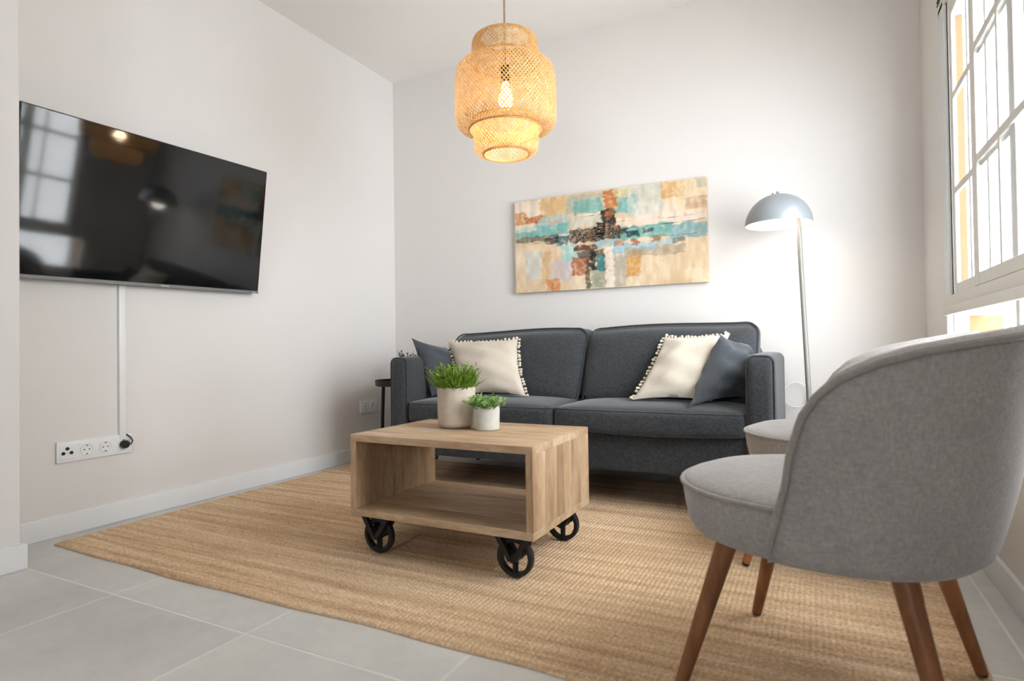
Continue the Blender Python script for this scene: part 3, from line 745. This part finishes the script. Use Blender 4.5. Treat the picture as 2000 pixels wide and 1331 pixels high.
# ------------------------------------------------------------------ painting
def painting():
    x0, x1, z0, z1, d = .971, 2.131, 1.0515, 1.623, .032
    t = thing('canvas_painting', ((x0+x1)/2, 0, z0), 'wide abstract canvas in teal, tan and black above the sofa', 'painting')
    nx, nz = 330, 165
    u, v = np.meshgrid(np.linspace(0, 1, nx), np.linspace(0, 1, nz), indexing='ij')
    r = np.random.default_rng(3)
    def vnoise(fx, fy, seed):
        q = np.random.default_rng(seed); gx, gy = int(fx)+2, int(fy)+2; g = q.random((gx, gy))
        a, b = u*fx, v*fy; i, j = a.astype(int), b.astype(int); s, t_ = a-i, b-j; s = s*s*(3-2*s); t_ = t_*t_*(3-2*t_)
        return (g[i, j]*(1-s)+g[i+1, j]*s)*(1-t_)+(g[i, j+1]*(1-s)+g[i+1, j+1]*s)*t_
    C_ = np.zeros((nx, nz, 3)); n1 = vnoise(9, 5, 1)[..., None]; n2 = vnoise(60, 12, 2)[..., None]
    C_[:] = np.array((224, 198, 162)); C_ += (n1-.5)*np.array((26, 40, 54))+(n2-.5)*22
    patches = [(.0, .17, 0, .17, (236, 220, 200), .8), (.15, .30, 0, .2, (226, 182, 122), .75), (0, .07, .12, .26, (202, 132, 74), .75), (.06, .18, .18, .26, (184, 106, 58), .85),
      (.30, .50, .02, .2, (170, 180, 165), .8), (.34, .49, .08, .22, (120, 180, 166), .85), (.5, .57, 0, .19, (190, 110, 56), .9), (.55, .63, 0, .09, (204, 194, 142), .8),
      (.57, .68, .09, .26, (108, 176, 172), .85), (.62, .80, 0, .3, (192, 197, 184), .8), (.66, .78, .16, .34, (222, 212, 196), .7), (.79, .9, 0, .16, (216, 166, 100), .8), (.86, 1, 0, .3, (228, 200, 156), .6), (.9, 1, .18, .29, (192, 152, 118), .7), (.95, 1, 0, .1, (176, 170, 150), .7),
      (0, .31, .28, .41, (112, 182, 178), .9), (.14, .3, .2, .29, (168, 198, 194), .8), (0, .12, .26, .34, (232, 216, 196), .85), (.2, .28, .25, .29, (205, 160, 130), .7), (.57, 1, .31, .40, (232, 208, 188), .8), (.54, .84, .40, .53, (108, 170, 162), .9), (.83, 1, .42, .56, (126, 164, 166), .9), (.3, .55, .24, .36, (190, 195, 180), .6),
      (.0, .25, .40, .455, (90, 100, 92), .6), (.24, .31, .42, .52, (66, 116, 128), .85), (.27, .36, .52, .72, (152, 202, 198), .85), (.54, .77, .57, .665, (150, 190, 204), .9), (.43, .56, .5, .58, (140, 186, 196), .8), (.77, .86, .56, .62, (150, 190, 204), .8),
      (.06, .155, .55, .86, (206, 208, 198), .8), (.155, .21, .58, .92, (212, 168, 116), .7), (.2, .325, .68, .9, (206, 192, 192), .9), (.18, .255, .87, 1, (206, 126, 70), .85), (.325, .42, .66, .85, (176, 96, 62), .85), (.43, .505, .76, 1, (150, 152, 132), .8), (.46, .505, .66, .82, (52, 122, 128), .9), (.55, .615, .68, 1, (176, 168, 154), .8), (.615, .685, .64, .9, (206, 146, 72), .9), (.68, 1, .68, 1, (218, 188, 148), .5), (.6, .9, .61, .71, (166, 146, 122), .65), (.9, .97, .86, .97, (232, 214, 180), .7),
      (.49, .56, .2, .37, (46, 36, 32), .92), (.505, .545, .22, .29, (186, 104, 54), .85), (.31, .58, .365, .51, (54, 40, 34), .9), (.45, .5, .33, .5, (30, 26, 24), .9), (.38, .46, .3, .37, (218, 196, 160), .75), (.34, .46, .545, .605, (92, 56, 42), .9), (.36, .5, .6, .68, (60, 60, 56), .7), (.425, .455, .62, .8, (38, 36, 34), .85), (.4, .425, .68, 1, (76, 72, 58), .75), (.57, .62, .42, .47, (60, 50, 46), .8), (.62, .68, .44, .5, (36, 60, 66), .85), (.7, .75, .44, .48, (60, 60, 54), .7), (.64, .675, .53, .595, (170, 96, 70), .85), (.74, .78, .52, .58, (150, 110, 80), .8), (.55, .6, .53, .58, (150, 104, 86), .7), (.84, .9, .55, .6, (110, 100, 80), .7), (.508, .548, .58, 1, (236, 222, 206), .9), (.17, .25, .43, .49, (52, 52, 52), .7)]
    for k, (a, b, c, d_, col, al) in enumerate(patches):
        jx = (vnoise(14, 46, 100+k)-.5)*.018; jy = (vnoise(46, 10, 300+k)-.5)*.028
        sx_ = np.clip(np.minimum(u+jx-a, b-u-jx)/.006+.5, 0, 1); sy_ = np.clip(np.minimum(v+jy-c, d_-v-jy)/.012+.5, 0, 1)
        tx = np.clip(.55+1.1*vnoise(70, 40, 500+k)-.25*vnoise(150, 24, 700+k), 0, 1)
        m = (sx_*sy_*al*tx)[..., None]; C_ = C_*(1-m)+(np.array(col)+(n2-.5)*26)*m
    sp_ = vnoise(80, 60, 9); reg = np.clip(np.minimum.reduce([u-.3, .6-u, v-.34, .54-v])/.02, 0, 1)
    for lo, hi, col in ((.30, .40, (196, 120, 70)), (.62, .70, (216, 190, 150)), (.72, .8, (110, 170, 160))):
        m = (np.clip((sp_-lo)/.02, 0, 1)*np.clip((hi-sp_)/.02, 0, 1)*reg*.8)[..., None]; C_ = C_*(1-m)+np.array(col)*m
    for v0, am, ua, ub, wd in ((.405, .012, .6, 1, .004), (.44, .008, 0, .3, .005), (.475, .01, .1, .26, .004), (.345, .012, .55, .99, .003), (.245, .008, .1, .5, .003), (.52, .01, .78, .97, .004)):
        c_ = v0+am*(vnoise(12, 2, int(v0*999))-.5)*2; m = np.clip(1-abs(v-c_)/wd, 0, 1)*np.clip((u-ua)/.02, 0, 1)*np.clip((ub-u)/.02, 0, 1)*np.clip(vnoise(50, 30, int(v0*777))*2-.5, 0, 1)
        C_ = C_*(1-m[..., None]*.85)+np.array((44, 42, 40))*m[..., None]*.85
    C_ += (r.random((nx, nz, 1))-.5)*12; g_ = C_.mean(2, keepdims=True); C_ = g_+(C_-g_)*.9; C_ = np.clip(C_, 0, 255)/255
    lc = np.where(C_ <= .04045, C_/12.92, ((C_+.055)/1.055)**2.4)
    V = np.stack([x0+u*(x1-x0), np.full_like(u, -d-.0006)+.0005*(n2[..., 0]-.5), z1-v*(z1-z0)], -1).reshape(-1, 3)
    F = grid_faces(nx, nz)
    tm = NT('painted_canvas'); at = tm.node('ShaderNodeAttribute', attribute_name='paint'); tm.base(at.outputs['Color']); tm.rough(.75); tm.spec(.2); tm.bump(tm.noise(tm.coords(), 240, 3), .3, .001)
    p = obj('painted_face', (V, [f[::-1] for f in F]), tm.m, t, smooth=60)
    ca = p.data.color_attributes.new('paint', 'FLOAT_COLOR', 'POINT'); ca.data.foreach_set('color', np.concatenate([lc.reshape(-1, 3), np.ones((nx*nz, 1))], 1).astype('f').ravel())
    obj('stretcher', box(x0, x1, -d, -.006, z0, z1, .002), plain('canvas_edge', (206, 186, 158), .85, .08, 30), t)
painting()

# ------------------------------------------------------------------ pendant lamp
def pendant():
    c = Vector((1.52, -1.2, 0))
    t = thing('pendant_lamp', (c.x, c.y, 1.49), 'woven bamboo pendant lamp hanging from the ceiling, lit', 'pendant lamp')
    def prof(pts, n):
        pts = np.array(pts); L = np.r_[0, np.cumsum(np.linalg.norm(np.diff(pts, axis=0), axis=1))]
        # smooth by Chaikin
        for _ in range(3):
            q = [pts[0]]
            for a, b in zip(pts[:-1], pts[1:]): q += [a*.75+b*.25, a*.25+b*.75]
            q.append(pts[-1]); pts = np.array(q)
        L = np.r_[0, np.cumsum(np.linalg.norm(np.diff(pts, axis=0), axis=1))]; s = np.linspace(0, L[-1], n)
        return np.stack([np.interp(s, L, pts[:, 0]), np.interp(s, L, pts[:, 1])], 1), L[-1]
    def weave(name, pts, nst, wd, seed, twist):
        pr, L = prof(pts, 46); V = []; F = []; r_ = random.Random(seed); rm = pr[:, 0].max()
        # advance the angle so that strips cross at a steady slope
        seg = np.r_[0, np.linalg.norm(np.diff(pr, axis=0), axis=1)]; ang = np.cumsum(seg/np.maximum(pr[:, 0], .06))*twist
        for fam in (1, -1):
            for k in range(nst):
                a0 = 2*PI*(k+r_.uniform(-.12, .12))/nst; o0 = len(V); wk = wd*r_.uniform(.75, 1.2)
                for i, (r, z) in enumerate(pr):
                    rr = r+fam*.0008; a = a0+fam*ang[i]
                    tg = Vector((-math.sin(a)*fam*.7, math.cos(a)*fam*.7, -.7)).normalized() if True else None
                    # half-width runs along the circle
                    da = wk/max(rr, .05)
                    for q in (-1, 1): V.append((c.x+rr*math.cos(a+q*da), c.y+rr*math.sin(a+q*da), z))
                for i in range(len(pr)-1): F.append((o0+2*i, o0+2*i+1, o0+2*i+3, o0+2*i+2))
        o = obj(name, (V, F), M['bamboo'], t, smooth=60); o['kind'] = 'stuff'; return o
    sh = weave('drum_weave', [(.100, 1.985), (.128, 1.982), (.138, 1.955), (.138, 1.885), (.150, 1.872), (.190, 1.862), (.206, 1.835), (.208, 1.76), (.208, 1.66), (.203, 1.625), (.185, 1.606), (.150, 1.604)], 84, .0027, 1, .85)
    lo = weave('neck_weave', [(.137, 1.64), (.136, 1.62), (.135, 1.60), (.135, 1.545), (.128, 1.515), (.110, 1.503), (.092, 1.506)], 56, .0026, 2, .85)
    def band(name, r, z, h, par, tilt=0):
        prs = [(r-.0015, z-h/2), (r+.0015, z-h/2), (r+.0015+tilt, z+h/2), (r-.0015+tilt, z+h/2)]
        obj(name, lathe(prs, 60, (c.x, c.y, 0), True), M['bamboo'], par)
    band('rim_band', .100, 1.985, .007, sh); band('rim_band', .1505, 1.604, .008, sh); band('rim_band', .092, 1.506, .009, lo, .002)
    band('rim_band', .1385, 1.886, .006, sh); band('rim_band', .137, 1.64, .006, lo)
    for z, r in ((1.985, .1), (1.985, .1)): pass
    fr = [tube([(c.x+.006*math.cos(a), c.y+.006*math.sin(a), 1.875), (c.x+.139*math.cos(a), c.y+.139*math.sin(a), 1.875)], .0018, 6) for a in (0.4, .4+2*PI/3, .4+4*PI/3)]
    obj('hanger', join(*fr), M['polemetal'], t)
    obj('cord', tube([(c.x, c.y, 1.86), (c.x, c.y, 2.2), (c.x, c.y, H-.02)], .0042, 8), M['cord'], t)
    obj('ceiling_rose', lathe([(0, H-.03), (.045, H-.028), (.05, H-.0005), (0, H-.0005)], 28, (c.x, c.y, 0)), M['white'], t)
    sk = obj('socket', lathe([(0, 1.87), (.018, 1.868), (.02, 1.80), (0, 1.80)], 20, (c.x, c.y, 0)), M['blackplastic'], t)
    obj('bulb', lathe([(0, 1.69), (.014, 1.693), (.026, 1.705), (.031, 1.725), (.027, 1.75), (.016, 1.778), (.013, 1.80), (0, 1.80)], 24, (c.x, c.y, 0)), emit_mat('warm_bulb', (255, 210, 150), 7), sk)
    l = bpy.data.lights.new('pendant_light', 'POINT'); l.energy = 3.0; l.color = (1, .78, .5); l.shadow_soft_size = .032
    lo_ = bpy.data.objects.new('pendant_light', l); COL.objects.link(lo_); lo_.location = (c.x, c.y, 1.66); 
pendant()

# ------------------------------------------------------------------ floor lamp
def floor_lamp():
    bx, by = 2.622, -.30; t = thing('floor_lamp', (bx, by, 0), 'grey dome floor lamp standing behind the sofa and chairs, lit', 'floor lamp')
    obj('base', lathe([(0, 0), (.12, 0), (.122, .006), (.12, .016), (.02, .022), (0, .022)], 40, (bx, by, .0005)), M['lampmetal'], t)
    obj('pole', tube([(bx, by, .018), (bx-.045, by, 1.262), (bx-.05, by, 1.33), (bx-.07, by, 1.385), (bx-.115, by, 1.402)], .0112, 12), M['polemetal'], t)
    cx, cz, R_ = 2.492, 1.272, .147
    pr = [(R_*math.cos(a), R_*.98*math.sin(a)) for a in np.linspace(.0, PI/2-.08, 18)]; inn = [((R_-.003)*math.cos(a), (R_-.004)*.98*math.sin(a)) for a in np.linspace(PI/2-.08, 0, 18)]
    tl = Matrix.Rotation(math.radians(0), 3, 'Y')
    def place(vf): return [tuple(tl@Vector(v)+Vector((cx, by, cz))) for v in vf[0]], vf[1]
    sh = obj('shade', place(lathe(pr+[(0, R_*.98)], 48)), M['lampmetal'], t)
    obj('shade_lining', place(lathe([(R_, 0)]+inn[::-1]+[(0, (R_-.004)*.98)], 48)), M['lampinner'], sh)
    obj('finial', place(lathe([(0, .158), (.006, .157), (.007, .148), (.016, .1445), (.018, .141)], 16)), M['lampmetal'], sh)
    obj('toggle', tube([(cx-.022, by, cz+.142), (cx-.024, by, cz+.152)], .003, 8), M['darkgap'], sh)
    b = obj('bulb', place(lathe([(0, .012), (.016, .014), (.03, .03), (.033, .05), (.026, .075), (.014, .1), (.014, .138), (0, .139)], 24)), emit_mat('white_bulb', (255, 244, 226), 12), t)
    l = bpy.data.lights.new('floor_lamp_light', 'POINT'); l.energy = 1.0; l.color = (1, .93, .82); l.shadow_soft_size = .05
    lo_ = bpy.data.objects.new('floor_lamp_light', l); COL.objects.link(lo_); lo_.location = (cx, by, cz+.0)
    return bx, by
lx, ly = floor_lamp()
pts = []
cx_, cz_ = 2.545, .452
for k in range(22):
    a = -.7+2*PI*k/20; pts.append((cx_+.062*math.cos(a), -.03-.004*math.sin(a*3), cz_+.062*math.sin(a)))
pts += [(2.62, -.035, .385), (2.70, -.04, .33), (2.72, -.05, .2), (2.70, -.1, .05), (2.66, -.2, .012)]
o = obj('white_lamp_cable', tube(pts, .0032, 6), M['white']); tag(o, 'thin white lamp cable coiled against the back wall behind the right sofa arm', 'cable')

# ------------------------------------------------------------------ tray table and plant in the corner
tcx, tcy = .322, -.29
tt = thing('tray_table', (tcx, tcy, 0), 'small black metal tray table between the left wall and the sofa', 'side table')
obj('tray', lathe([(0, .482), (.196, .482), (.203, .487), (.205, .518), (.200, .518), (.197, .492), (0, .490)], 44, (tcx, tcy, 0)), M['black'], tt)
for k in range(3):
    a = math.radians(197+120*k); ca, sa = math.cos(a), math.sin(a)
    obj('leg', tube([(tcx+.165*ca, tcy+.165*sa, .483), (tcx+.172*ca, tcy+.172*sa, .3), (tcx+.18*ca, tcy+.18*sa, .016)], .011, 10), M['black'], tt)
obj('base_ring', lathe([(.176, .0150), (.186, .0150), (.186, .0250), (.176, .0250)], 40, (tcx, tcy, 0), True), M['black'], tt)
pp_ = (.325, -.30); p3 = thing('potted_plant', (*pp_, .4905), 'small dark leafy plant on the tray table, peeping over the left sofa arm', 'potted plant')
obj('pot', lathe(pot_round(.05, .09, .045, .008), 30, (*pp_, .4905)), M['pot_small'], p3)
lv, stm = sprigs(pp_, .022, .565, 16, .125, .024, .006, .3, 13)
o = obj('foliage', lv, M['leaf_c'], p3, smooth=0); o['kind'] = 'stuff'
o = obj('stems', stm, M['leaf_c'], p3); o['kind'] = 'stuff'
